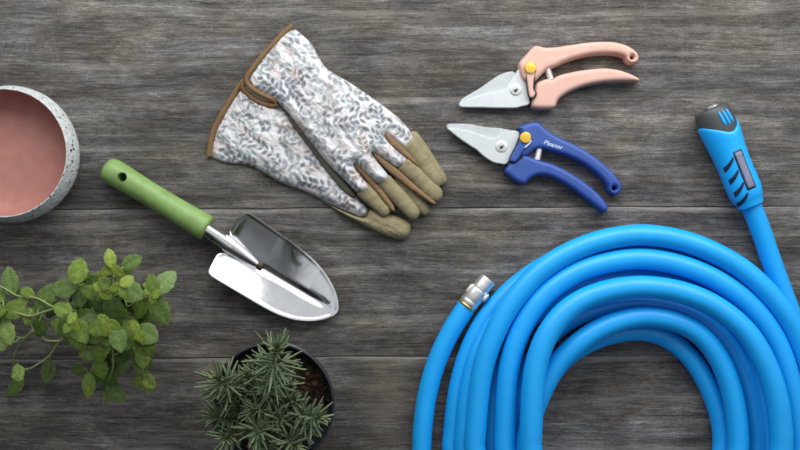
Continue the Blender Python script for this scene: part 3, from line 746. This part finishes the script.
# ------------------------------------------------------------------ hose
def hose():
    t = thing('garden_hose', 620, 420, 'coiled bright blue garden hose with grip connector and metal end fitting', 'hose')
    def st(pts, z=None): return [(p[0], p[1], p[2] if len(p) > 2 else z) for p in pts]
    N = st([(747, 196, 17), (752, 208, 16.5), (761, 231, 14), (771, 260, 11.5), (781, 287, 10.3), (795, 325, 10.3), (808, 370, 10.3), (815, 450, 10.3)])
    L1 = st([(452, 450), (453, 432), (459, 385), (471, 346), (489, 314), (518, 284), (556, 260), (600, 248), (640, 244), (690, 252), (738, 275), (772, 312), (792, 360), (801, 450)], 10.3)
    L1b = st([(464, 450, 21), (465, 430, 21), (470, 385, 20), (481, 347, 18), (500, 316, 14), (530, 288, 11), (570, 268, 10.3), (610, 262, 10.3), (645, 262, 10.3), (690, 271, 10.3), (730, 295, 10.3), (758, 332, 10.3), (774, 380, 10.3), (780, 450, 10.3)])
    L2 = st([(493, 450), (493, 425), (497, 385), (509, 348), (530, 318), (562, 292), (600, 280), (645, 278), (688, 288), (722, 310), (748, 346), (762, 390), (768, 450)], 10.3)
    F = st([(514, 450), (516, 420), (526, 378), (546, 340), (580, 315), (640, 303), (690, 314), (722, 338), (742, 370), (753, 405), (757, 432), (757, 450)], 10.3)
    E = st([(529, 450), (532, 420), (545, 385), (567, 357), (600, 338), (638, 331), (664, 337), (688, 355), (705, 380), (717, 408), (722, 432), (722, 450)], 10.3)
    Dd = st([(524, 450, 26), (527, 432, 26), (540, 396, 27), (556, 366, 28), (581, 341, 29), (610, 324.5, 29), (641, 317, 29), (672, 320.5, 29), (700, 335, 29), (720, 361, 29), (733, 397, 29), (738, 432, 29), (738, 450, 29)])
    Cc = st([(531, 450, 47), (531, 432, 47), (536, 366, 46), (549, 332, 44), (570, 308, 42), (600, 293, 41), (640, 286.8, 41), (682, 292.5, 42), (715, 306.5, 43), (745, 331, 45), (765, 363, 47), (777, 400, 48), (781, 432, 48), (781, 450, 48)])
    Bb = st([(505, 450), (505, 432), (509.5, 366), (521, 330), (542, 298), (575, 273.5), (610, 262), (645, 259), (686, 267), (722, 283.5), (752, 307.5), (776, 341), (791, 385), (798, 432), (799, 450)], 31)
    A = st([(475, 450), (475.5, 432), (482.5, 370), (496, 331), (514, 300), (545, 267.5), (590, 244), (640, 235), (688, 242.5), (733, 263), (762, 286.5), (790, 321), (808, 362), (817, 400), (821, 450)], 32)
    H = st([(421, 470), (421.5, 450), (422.5, 430), (427.5, 394), (437, 361), (451, 331), (467, 305.5)], 10.3)
    strands = [N, L1, L2, F, E, Dd, L1b, Bb, A, Cc]
    path = [W(*p) for p in N]
    def under(a, b, ia):
        # the unseen lower half of each lap, beyond the bottom of the picture
        out = []; xm = (a.x + b.x)/2; rx = (a.x - b.x)/2; y0 = (a.y + b.y)/2
        for k in range(1, 8):
            th = math.pi*k/8; f = k/8
            out.append(Vector((xm + rx*math.cos(th), a.y + (b.y-a.y)*f - rx*.98*math.sin(th), a.z + (b.z-a.z)*(3*f*f-2*f**3) + (2.5 + 1.5*ia) * math.sin(th))))
        return out
    for i, s in enumerate(strands[1:] + [list(reversed(H))[::-1]]):
        pts = [W(*p) for p in s]
        path += under(path[-1], pts[0], i) + pts
    mb = MB(); cp = catmull(path, 9)
    rad = [9.75 + max(0, p.z - 10.3)*0.032 for p in cp]
    tube(mb, cp, rad, 26)
    ho = mb.build('hose_tube', M['hose'], t); fix_normals(ho)
    # ---- grip connector at the upper right end
    zc = 19.0; p0 = W(710.5, 108.5, zc); p1 = W(751.5, 206.5, zc); u = (p1-p0).normalized(); v = Vector((-u.y, u.x, 0))   # v points to the picture's right
    L = (p1-p0).length
    def shift(s, th, r):
        if s > 38: return 0
        x = -math.cos(th)                     # -1 on the left flank, +1 on the right
        f = min(1, max(0, (38-s)/12))
        return f*(np.interp(x, [-1, -.54, .07, .41, .8, 1], [14, 20, 27.5, 28.6, 24, 18]) - 22)
    body = [(22, 15.5), (22, 18.6), (23, 19.3), (25, 19.5), (31, 19.0), (42, 17.6), (54, 16.8), (66, 16.6), (78, 16.9), (88, 16.6), (95, 15.2), (97, 14.0), (98, 13.6), (L-3, 13.0), (L-1, 12.4), (L, 10.2)]
    mb = MB(); axis_lathe(mb, p0, u, body, 56, .95, shift=shift); con = mb.build('connector', M['hose'], t, angle=45); fix_normals(con)
    cap = [(-.2, 9.5), (-.5, 10.5), (0, 14.6), (1.5, 16.6), (4, 17.6), (10, 18.0), (20, 18.3), (30, 17.5), (36, 14)]
    mb = MB(); axis_lathe(mb, p0, u, cap, 48, .95); cp_ = mb.build('connector_cap', M['cap'], con, angle=45); fix_normals(cp_)
    mb = MB(); axis_lathe(mb, p0, u, [(-2.2, 7.0), (-2.2, 9.2), (-1.8, 9.6), (3, 9.6), (3, 6.9)], 32, .95); o = mb.build('inlet_ring', M['chrome'], cp_, angle=40); fix_normals(o)
    a = -v                                     # axis_lathe's side vector
    def surf(s, x, prf, extra=0.0):
        r = np.interp(s, [q[0] for q in prf], [q[1] for q in prf])
        x = max(-r*.995, min(r*.995, x))
        return p0 + u*s + v*x + Vector((0, 0, .95*math.sqrt(max(0, r*r-x*x)) + extra))
    for xo in (.3, 4.6, 8.9):                  # raised blue ribs on the cap
        mb = MB(); tube(mb, [surf(s, xo + .10*(s-6), cap, .1) for s in np.linspace(5.5, 22.5 - abs(xo-4.6)*.3, 8)], [.5, 1.2, 1.5, 1.6, 1.6, 1.5, 1.2, .5], 10)
        mb.build('cap_rib', M['hose'], cp_)
    for k, s0 in enumerate((56, 69, 82, 93)):   # finger slots on the left flank
        mb = MB(); vs = []; ni, nj = 14, 6
        for i in range(ni+1):
            q = i/ni; hw = 3.7*(1 - .45*q)*(1 - max(0, (q-.8)/.2)**2*.85)
            for j in range(nj+1):
                e = 2*j/nj - 1; rim = i in (0, ni) or j in (0, nj)
                vs.append(surf(s0 + 5.0 - 10.0*q + hw*e + 1.2*math.sin(q*3), -14.8 + 12.5*q, body, -1.2 if rim else .35))
        mb.add(vs, [(i*(nj+1)+j, i*(nj+1)+j+1, (i+1)*(nj+1)+j+1, (i+1)*(nj+1)+j) for i in range(ni) for j in range(nj)])
        fix_normals(mb.build('grip_slot', M['slot'], con))
    for k, s0 in enumerate((56, 67, 78, 88)):   # small notches on the right flank
        mb = MB(); tube(mb, [surf(s0 + 3 - 4*q, 15.2 + .9*q, body, -.2) for q in np.linspace(0, 1, 5)], [.4, 1.2, 1.4, 1.2, .4], 10)
        mb.build('grip_slot', M['slot'], con)
    def patch(name, s0, s1, x0, x1, e, mat, rnd=2.0):
        mb = MB(); ns, nx = 18, 10; vs = []
        for i in range(ns+1):
            for j in range(nx+1):
                s = s0 + (s1-s0)*i/ns; ed = min(i, ns-i)/ns*(s1-s0); w = 1 - max(0, (rnd-ed)/rnd)**2*.25
                x = (x0+x1)/2 + (x1-x0)/2*(2*j/nx-1)*w + (-.02)*(s-s0)
                edge = i in (0, ns) or j in (0, nx)
                vs.append(surf(s, x, body, -1.0 if edge else e))
        fs = [(i*(nx+1)+j, i*(nx+1)+j+1, (i+1)*(nx+1)+j+1, (i+1)*(nx+1)+j) for i in range(ns) for j in range(nx)]
        mb.add(vs, fs); o = mb.build(name, mat, con); fix_normals(o); return o
    patch('label_frame', 45.5, 88.5, -2.8, 8.4, .7, M['slot']); patch('label_plate', 47.3, 86.7, -1.4, 7.0, 1.5, M['label'])
    # ---- metal fitting on the left end
    q0 = W(466.5, 306, 11.5); q1 = W(490, 277, 11.5); u2 = (q1-q0).normalized()
    mb = MB(); axis_lathe(mb, q0, u2, [(-1, 7.6), (-1, 9.3), (-.4, 9.8), (1.0, 9.8), (1.7, 9.3), (2.3, 7.6)], 36); f0 = mb.build('fitting_collar', M['brass'], t, angle=40); fix_normals(f0)
    pr = [(1.6, 7.5), (1.6, 8.9), (2.6, 9.6), (6, 9.8), (7, 9.4), (8, 9.8), (18.5, 10.0), (20, 9.7), (20.6, 8.7), (22, 8.7), (23, 9.0), (24.2, 8.6), (25.4, 9.0), (26.6, 8.6), (32.5, 8.8), (34.4, 8.4), (35, 7.4), (34.6, 6.4), (30, 6.0), (30, .4)]
    mb = MB(); axis_lathe(mb, q0, u2, pr, 40); fm = mb.build('metal_fitting', M['fitting'], t, angle=40); fix_normals(fm)
    mb = MB(); v2 = Vector((-u2.y, u2.x, 0))
    for sgn, s0, s1, zz in ((1, 8.5, 21.5, 3.5), (-1, 13, 23, 5.5)):
        tube(mb, [q0 + u2*s + v2*(sgn*9.0) + Vector((0, 0, zz)) for s in np.linspace(s0, s1, 7)], [.6, 1.8, 2.1, 2.2, 2.1, 1.8, .6], 10)
    o = mb.build('fitting_lug', M['fitting'], fm)
hose()

# ------------------------------------------------------------------ nursery pots and plants
def nursery_pot(px, py, r, h, label):
    c = W(px, py, h); r *= (D-h)/D
    t = thing('plant_pot', px, py, label, 'plant pot', 'black plastic nursery pots')
    ORG[t] = Vector((c.x, c.y, 0)); t.location = ORG[t]*S
    mb = MB(); cc = (c.x, c.y)
    lathe(mb, cc, [(.2, .3), (r*.74, .3), (r*.76, 2), (r*.90, h-11), (r*.985, h-10.5), (r*1.0, h-9), (r*1.005, h-1), (r*.995, h), (r*.97, h), (r*.958, h-1), (r*.93, h-11), (r*.915, h-14)], 72, wob=.006)
    mb.build('pot_wall', M['nursery'], t)
    mb = MB(); vs = []; fs = []; nr, ns = 16, 56
    for i in range(nr+1):
        for j in range(ns):
            th = 2*math.pi*j/ns; q = r*.93*i/nr + .01
            x, y = cc[0]+q*math.cos(th), cc[1]+q*math.sin(th)
            vs.append((x, y, h-12 + 3.5*noise.fractal(Vector((x*.09, y*.09, 3)), .7, 2, 4) + (0 if i < nr else -2)))
    fs = [(i*ns+j, i*ns+(j+1) % ns, (i+1)*ns+(j+1) % ns, (i+1)*ns+j)[::-1] for i in range(nr) for j in range(ns)]
    mb.add(vs, fs)
    rnd = random.Random(int(px))
    for _ in range(420):                      # crumbs of bark and peat
        th = rnd.uniform(0, 6.28); q = r*.88*math.sqrt(rnd.random()); s = rnd.uniform(.6, 2.0)
        o = Vector((cc[0]+q*math.cos(th), cc[1]+q*math.sin(th), h-11 + rnd.uniform(-1, 2)))
        vv = [o + Vector((rnd.gauss(0, s), rnd.gauss(0, s), rnd.gauss(0, s*.6))) for _ in range(4)]
        mb.add(vv, [(0, 1, 2), (0, 2, 3), (0, 3, 1), (1, 3, 2)])
    o = mb.build('soil', M['soil'], t, smooth=True); fix_normals(o)
    return t, c

class Leaves:
    def __init__(self): self.mb = MB(); self.col = []
    def mint(self, base, d, up, length, width, tone, rnd, curl=.25):
        d = Vector(d).normalized(); up = Vector(up); up = (up - d*up.dot(d)).normalized(); s = d.cross(up)
        nl, nw = 9, 6; vs = []; cs = []
        for i in range(nl+1):
            q = i/nl
            w = width*.5 * max(0.0, (q**.78*(1-q)**.92)/.308) if q < 1 else 0.0
            w *= 1 + (.05 if i % 2 else -.05)                # toothed margin
            for j in range(nw+1):
                x = 2*j/nw - 1
                z = -curl*length*q*q*.6 + .28*abs(x)*w - .25*w*x*x*1.1
                z += .035*width*math.sin(q*22 + abs(x)*5) * (abs(x) > .1)   # quilted between the veins
                vs.append(Vector(base) + d*(length*q) + s*(w*x) + up*z)
                v = 1.0 + .20*max(0, 1-abs(x)*4) - .05
                vein = max(0, math.sin(q*22 - abs(x)*4))**6*.12
                cs.append(tuple(c*(v+vein) for c in tone) + (1,))
        fs = [(i*(nw+1)+j, i*(nw+1)+j+1, (i+1)*(nw+1)+j+1, (i+1)*(nw+1)+j) for i in range(nl) for j in range(nw)]
        self.mb.add(vs, fs); self.col += cs
    def needle(self, base, d, up, length, width, tone):
        d = Vector(d).normalized(); up = Vector(up); up = (up - d*up.dot(d)).normalized(); s = d.cross(up); vs = []; cs = []
        n = 5; bend = random.uniform(-.28, .10); side = random.uniform(-.14, .14)
        for i in range(n+1):
            q = i/n; w = width*.5*(math.sin(math.pi*(.10 + q*.80)))**.5
            c0 = Vector(base) + d*(length*q) + up*(bend*length*q*q + length*.05*q) + s*(side*length*q*q)
            for x, z, v in ((-1, 0, .8), (0, .55, 1.0), (1, 0, .8)):
                vs.append(c0 + s*(w*x) + up*(w*z)); cs.append(tuple(c*v for c in tone) + (1,))
        fs = [f for i in range(n) for f in ((i*3, i*3+1, i*3+4, i*3+3), (i*3+1, i*3+2, i*3+5, i*3+4), (i*3+2, i*3, i*3+3, i*3+5))]
        self.mb.add(vs, fs); self.col += cs

def mint():
    rnd = random.Random(5)
    _, pc = nursery_pot(108, 318, 43, 52, 'small black nursery pot hidden under the mint leaves')
    t = thing('mint_plant', 108, 318, 'leafy green mint plant with stems sprawling over its pot', 'herb plant')
    ORG[t] = Vector((pc.x, pc.y, 0)); t.location = ORG[t]*S
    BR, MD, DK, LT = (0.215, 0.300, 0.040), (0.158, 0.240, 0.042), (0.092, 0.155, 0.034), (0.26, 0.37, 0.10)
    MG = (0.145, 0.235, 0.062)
    # stems: plan position and height of successive nodes
    stems = [
        [(108, 312, 42), (110, 298, 80), (112, 282, 108), (113, 268, 122)],
        [(112, 316, 42), (116, 308, 80), (121, 292, 112), (122, 288, 120)],
        [(104, 314, 42), (102, 305, 75), (101, 296, 104), (100, 291, 112)],
        [(116, 316, 42), (130, 306, 72), (145, 298, 92), (153, 295, 98)],
        [(106, 322, 42), (107, 326, 80), (108, 325, 112), (108, 323, 118)],
        [(116, 322, 42), (126, 327, 75), (136, 332, 100), (138, 333, 106)],
        [(118, 326, 42), (128, 340, 70), (136, 352, 75), (143, 372, 58), (143, 380, 46)],
        [(110, 328, 42), (112, 345, 70), (113, 366, 66), (108, 384, 50), (107, 393, 42)],
        [(102, 326, 42), (98, 345, 72), (95, 360, 70), (89, 376, 56)],
        [(100, 318, 42), (88, 320, 80), (74, 322, 92), (70, 322, 96)],
        [(98, 314, 42), (88, 300, 76), (80, 286, 90), (77, 280, 96)],
        [(96, 318, 42), (78, 312, 72), (56, 308, 70), (36, 298, 60), (18, 296, 52), (2, 287, 50), (-14, 280, 45)],
        [(96, 322, 42), (80, 330, 62), (60, 341, 56), (50, 355, 44), (38, 364, 40), (26, 371, 38)],
        [(60, 341, 56), (46, 340, 54), (34, 330, 52), (24, 338, 48), (12, 336, 44), (-6, 344, 40)],
        [(56, 308, 70), (44, 312, 66), (30, 316, 60), (12, 312, 56), (-8, 314, 50)],
        [(96, 318, 42), (70, 304, 78), (58, 292, 84), (50, 290, 84)],
        [(34, 330, 52), (20, 344, 40), (14, 356, 30), (14, 372, 14)],
        [(50, 355, 44), (50, 362, 30), (48, 374, 12)],
    ]
    smb = MB(); nodes = []
    for s in stems:
        c = catmull([W(*p) for p in s], 6); n = len(c); nodes += c
        tube(smb, c, [1.25 - .55*i/n for i in range(n)], 7)
    LV = Leaves()
    def leaf(px, py, ang, L, Wd, z, tone, tilt=None):
        """ang: direction in the picture, degrees, 0 = right, 90 = up; (px, py) is the leaf's middle"""
        a = math.radians(ang); c = W(px, py, z); d = Vector((math.cos(a), math.sin(a), 0)); k = (D-z)/D; L *= k*1.20; Wd *= k*1.12
        tl = tilt if tilt is not None else rnd.uniform(-.25, .15); d.z = tl
        base = c - d.normalized()*(L*.5)
        up = Vector((rnd.uniform(-.25, .25), rnd.uniform(-.25, .25), 1))
        v = rnd.uniform(.85, 1.15); LV.mint(base, d, up, L, Wd, tuple(x*v for x in tone), rnd, rnd.uniform(.05, .4))
        nb = min(nodes, key=lambda q: (q-base).length)
        if (nb-base).length < 30: tube(smb, [nb, (nb+base)/2 + Vector((0, 0, -1)), base + d.normalized()*1.5], [.8, .7, .6], 6)
    # the leaves one can make out, front ones last
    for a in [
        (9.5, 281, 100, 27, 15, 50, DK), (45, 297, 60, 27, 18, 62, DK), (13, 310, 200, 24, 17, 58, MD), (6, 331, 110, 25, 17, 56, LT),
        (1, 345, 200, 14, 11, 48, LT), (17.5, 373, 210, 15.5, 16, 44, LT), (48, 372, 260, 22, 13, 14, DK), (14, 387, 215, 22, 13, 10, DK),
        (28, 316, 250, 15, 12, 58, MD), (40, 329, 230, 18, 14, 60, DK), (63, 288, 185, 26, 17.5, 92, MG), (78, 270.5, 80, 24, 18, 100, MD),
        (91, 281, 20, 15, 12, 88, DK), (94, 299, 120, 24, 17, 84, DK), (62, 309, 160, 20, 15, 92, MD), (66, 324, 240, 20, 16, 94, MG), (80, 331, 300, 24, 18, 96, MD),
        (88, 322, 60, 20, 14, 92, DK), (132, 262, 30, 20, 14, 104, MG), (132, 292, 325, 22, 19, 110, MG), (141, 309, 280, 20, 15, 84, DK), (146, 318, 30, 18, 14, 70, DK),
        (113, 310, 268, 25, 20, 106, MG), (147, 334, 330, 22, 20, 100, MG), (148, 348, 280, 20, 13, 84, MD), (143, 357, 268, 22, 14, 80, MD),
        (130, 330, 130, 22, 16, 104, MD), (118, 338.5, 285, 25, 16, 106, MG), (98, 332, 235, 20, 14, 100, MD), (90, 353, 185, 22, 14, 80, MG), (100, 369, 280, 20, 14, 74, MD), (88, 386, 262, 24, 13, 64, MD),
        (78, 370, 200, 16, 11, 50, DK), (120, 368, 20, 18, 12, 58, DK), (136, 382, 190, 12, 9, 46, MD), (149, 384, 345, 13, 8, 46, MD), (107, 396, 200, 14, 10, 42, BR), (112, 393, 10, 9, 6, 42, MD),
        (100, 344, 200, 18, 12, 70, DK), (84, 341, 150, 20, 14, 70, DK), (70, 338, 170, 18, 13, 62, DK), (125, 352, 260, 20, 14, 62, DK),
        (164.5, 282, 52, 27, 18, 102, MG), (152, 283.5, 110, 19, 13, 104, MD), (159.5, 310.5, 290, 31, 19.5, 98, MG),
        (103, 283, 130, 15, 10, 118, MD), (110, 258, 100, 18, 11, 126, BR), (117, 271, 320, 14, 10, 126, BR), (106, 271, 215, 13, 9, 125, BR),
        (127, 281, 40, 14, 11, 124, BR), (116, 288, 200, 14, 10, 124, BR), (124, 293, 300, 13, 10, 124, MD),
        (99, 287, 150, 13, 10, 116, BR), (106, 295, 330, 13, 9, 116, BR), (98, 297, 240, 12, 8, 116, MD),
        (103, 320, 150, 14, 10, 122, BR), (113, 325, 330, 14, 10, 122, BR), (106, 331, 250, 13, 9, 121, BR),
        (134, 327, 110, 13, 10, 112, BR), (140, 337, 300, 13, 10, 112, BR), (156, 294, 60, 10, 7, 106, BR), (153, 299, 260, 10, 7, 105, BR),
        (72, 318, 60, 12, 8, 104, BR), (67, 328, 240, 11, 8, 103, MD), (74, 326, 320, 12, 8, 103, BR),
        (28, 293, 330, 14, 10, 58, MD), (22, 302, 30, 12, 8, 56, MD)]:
        leaf(*a)
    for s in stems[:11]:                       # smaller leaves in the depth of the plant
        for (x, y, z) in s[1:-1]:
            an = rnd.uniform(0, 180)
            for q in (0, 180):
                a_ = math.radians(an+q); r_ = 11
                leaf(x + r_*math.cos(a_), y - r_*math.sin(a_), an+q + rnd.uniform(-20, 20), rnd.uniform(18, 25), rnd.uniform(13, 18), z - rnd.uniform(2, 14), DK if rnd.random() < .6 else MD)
    for _ in range(60):                        # the bushy middle and the sprawl on the left
        if rnd.random() < .72:
            th = rnd.uniform(0, 6.28); q = 47*math.sqrt(rnd.random()); x, y, z = 104 + q*math.cos(th), 322 + q*.95*math.sin(th), rnd.uniform(58, 96) - q*.3
        else: x, y, z = rnd.uniform(-5, 58), rnd.uniform(282, 338), rnd.uniform(34, 58)
        leaf(x, y, math.degrees(math.atan2(322-y, x-100)) + rnd.uniform(-70, 70), rnd.uniform(15, 23), rnd.uniform(11, 16), z, rnd.choice((MD, MD, MG, DK)))
    smb.build('stems', M['stem'], t)
    LV.mb.build('leaves', M['mint'], t, colors=LV.col)
mint()

def rosemary():
    rnd = random.Random(9)
    _, pc = nursery_pot(272, 405, 62.5, 70, 'black nursery pot with brown soil holding the rosemary')
    t = thing('rosemary_plant', 272, 405, 'small rosemary plant with needle leaves growing in dark soil', 'herb plant')
    ORG[t] = Vector((pc.x, pc.y, 0)); t.location = ORG[t]*S
    shoots = [   # base, tip, needle length, count
        ((268, 402, 60), (277, 346, 168), 30, 110), ((252, 402, 60), (217, 378, 128), 26, 90), ((260, 415, 60), (258, 434, 140), 24, 80),
        ((282, 410, 60), (321, 419, 128), 23, 70), ((276, 408, 60), (296, 398, 110), 17, 50), ((264, 405, 60), (268, 386, 116), 20, 60),
        ((256, 412, 60), (236, 404, 104), 17, 50), ((280, 420, 60), (296, 448, 130), 22, 60), ((250, 420, 60), (225, 440, 120), 20, 60),
        ((262, 400, 60), (246, 372, 108), 16, 40), ((272, 412, 60), (281, 420, 122), 18, 60), ((262, 420, 60), (270, 452, 118), 20, 50),
        ((255, 405, 60), (236, 388, 96), 18, 45), ((272, 408, 60), (290, 382, 100), 17, 40), ((266, 412, 60), (256, 408, 120), 20, 60), ((250, 415, 60), (212, 415, 105), 22, 50), ((285, 415, 60), (308, 432, 108), 18, 45), ((258, 398, 60), (258, 372, 104), 18, 40)]
    smb = MB(); LV = Leaves()
    for b, e, NL, cnt in shoots:
        B, E = W(*b), W(*e); mid = (B+E)/2 + Vector((0, 0, 12)) + Vector((E.x-B.x, E.y-B.y, 0))*.08
        c = catmull([B, mid, E], 10); n = len(c); tube(smb, c, [1.5 - 1.0*i/n for i in range(n)], 6)
        ax = (c[-1]-c[-4]).normalized()
        cnt = int(cnt*.95)
        for i in range(cnt):
            q = i/cnt; pos = .18 + .82*q; f = pos*(n-1); k = min(int(f), n-2); p = c[k].lerp(c[k+1], f-k)
            tg = (c[k+1]-c[k]).normalized()
            s1 = tg.cross(Vector((.3, .8, .2))).normalized(); s2 = tg.cross(s1)
            th = i*2.39996 + rnd.uniform(-.3, .3)
            spread = rnd.uniform(.95, 1.3) - .95*max(0, (q-.55)/.45)**1.4
            d = (s1*math.cos(th) + s2*math.sin(th))*math.sin(spread) + tg*math.cos(spread)
            d.z += rnd.uniform(-.05, .30); d.x += rnd.gauss(0, .13); d.y += rnd.gauss(0, .13)
            L = NL*(1.0 if q < .7 else 1.0 - .62*((q-.7)/.3)) * rnd.uniform(.65, 1.12)
            up = (tg*1.0 + Vector((0, 0, .4)))
            m = .5 + .5*q; v = rnd.uniform(.8, 1.2)
            tone = (0.17*v + .09*max(0, q-.8)*5*.5, 0.225*v + .12*max(0, q-.8)*5*.5, 0.125*v + .015*max(0, q-.8))
            if d.length > 0: LV.needle(p, d, up, L, rnd.uniform(2.1, 3.1), tone)
    smb.build('stems', M['woody'], t)
    LV.mb.build('leaves', M['rosemary'], t, colors=LV.col)
rosemary()

# ------------------------------------------------------------------ light and camera
w = bpy.data.worlds.new('World'); sc.world = w; w.use_nodes = True
bg = w.node_tree.nodes['Background']; bg.inputs['Strength'].default_value = 0.14
_t = w.node_tree                       # an uneven room: pale on the window side, dim and greenish brown behind the camera
def _w(typ, **k):
    n_ = _t.nodes.new(typ)
    for kk, vv in k.items(): setattr(n_, kk, vv)
    return n_
_c = _w('ShaderNodeTexCoord'); _n = _w('ShaderNodeTexNoise'); _n.inputs['Scale'].default_value = 3.4; _n.inputs['Detail'].default_value = 2.0
_t.links.new(_c.outputs['Generated'], _n.inputs['Vector'])
_d = _w('ShaderNodeVectorMath', operation='DOT_PRODUCT'); _d.inputs[1].default_value = (.22, .78, .52); _t.links.new(_c.outputs['Generated'], _d.inputs[0])
_m = _w('ShaderNodeMath', operation='MULTIPLY_ADD'); _t.links.new(_n.outputs['Fac'], _m.inputs[0]); _m.inputs[1].default_value = 1.0; _t.links.new(_d.outputs['Value'], _m.inputs[2])
_r = _w('ShaderNodeValToRGB'); _e = _r.color_ramp.elements
_e[0].position = .16; _e[0].color = (.26, .26, .20, 1); _e[1].position = 1.0; _e[1].color = (4.2, 4.3, 4.45, 1)
_x = _e.new(.50); _x.color = (.85, .92, .95, 1); _x = _e.new(.78); _x.color = (2.1, 2.2, 2.35, 1)
_t.links.new(_m.outputs[0], _r.inputs['Fac']); _t.links.new(_r.outputs['Color'], bg.inputs['Color'])
def area(name, loc, target, sx, sy, power, col=(1, 1, 1)):
    ld = bpy.data.lights.new(name, 'AREA'); ld.shape = 'RECTANGLE'; ld.size = sx*S; ld.size_y = sy*S; ld.energy = power; ld.color = col
    o = bpy.data.objects.new(name, ld); C.objects.link(o); o.location = Vector(loc)*S
    o.rotation_euler = (Vector(target)-Vector(loc)).to_track_quat('-Z', 'Y').to_euler()
area('window_light', (130, 545, 455), (70, 200, 0), 1350, 420, 11.8, (1.0, 0.985, 0.96))
cam = bpy.data.cameras.new('Camera'); cam.lens = 45; cam.sensor_width = 36; cam.clip_end = 50; cam.clip_start = .01
co = bpy.data.objects.new('Camera', cam); C.objects.link(co); co.location = (0, 0, D*S); sc.camera = co
sc.view_settings.view_transform = 'Standard'; sc.view_settings.look = 'None'; sc.view_settings.exposure = 0; sc.view_settings.gamma = 1
sc.cycles.use_denoising = True
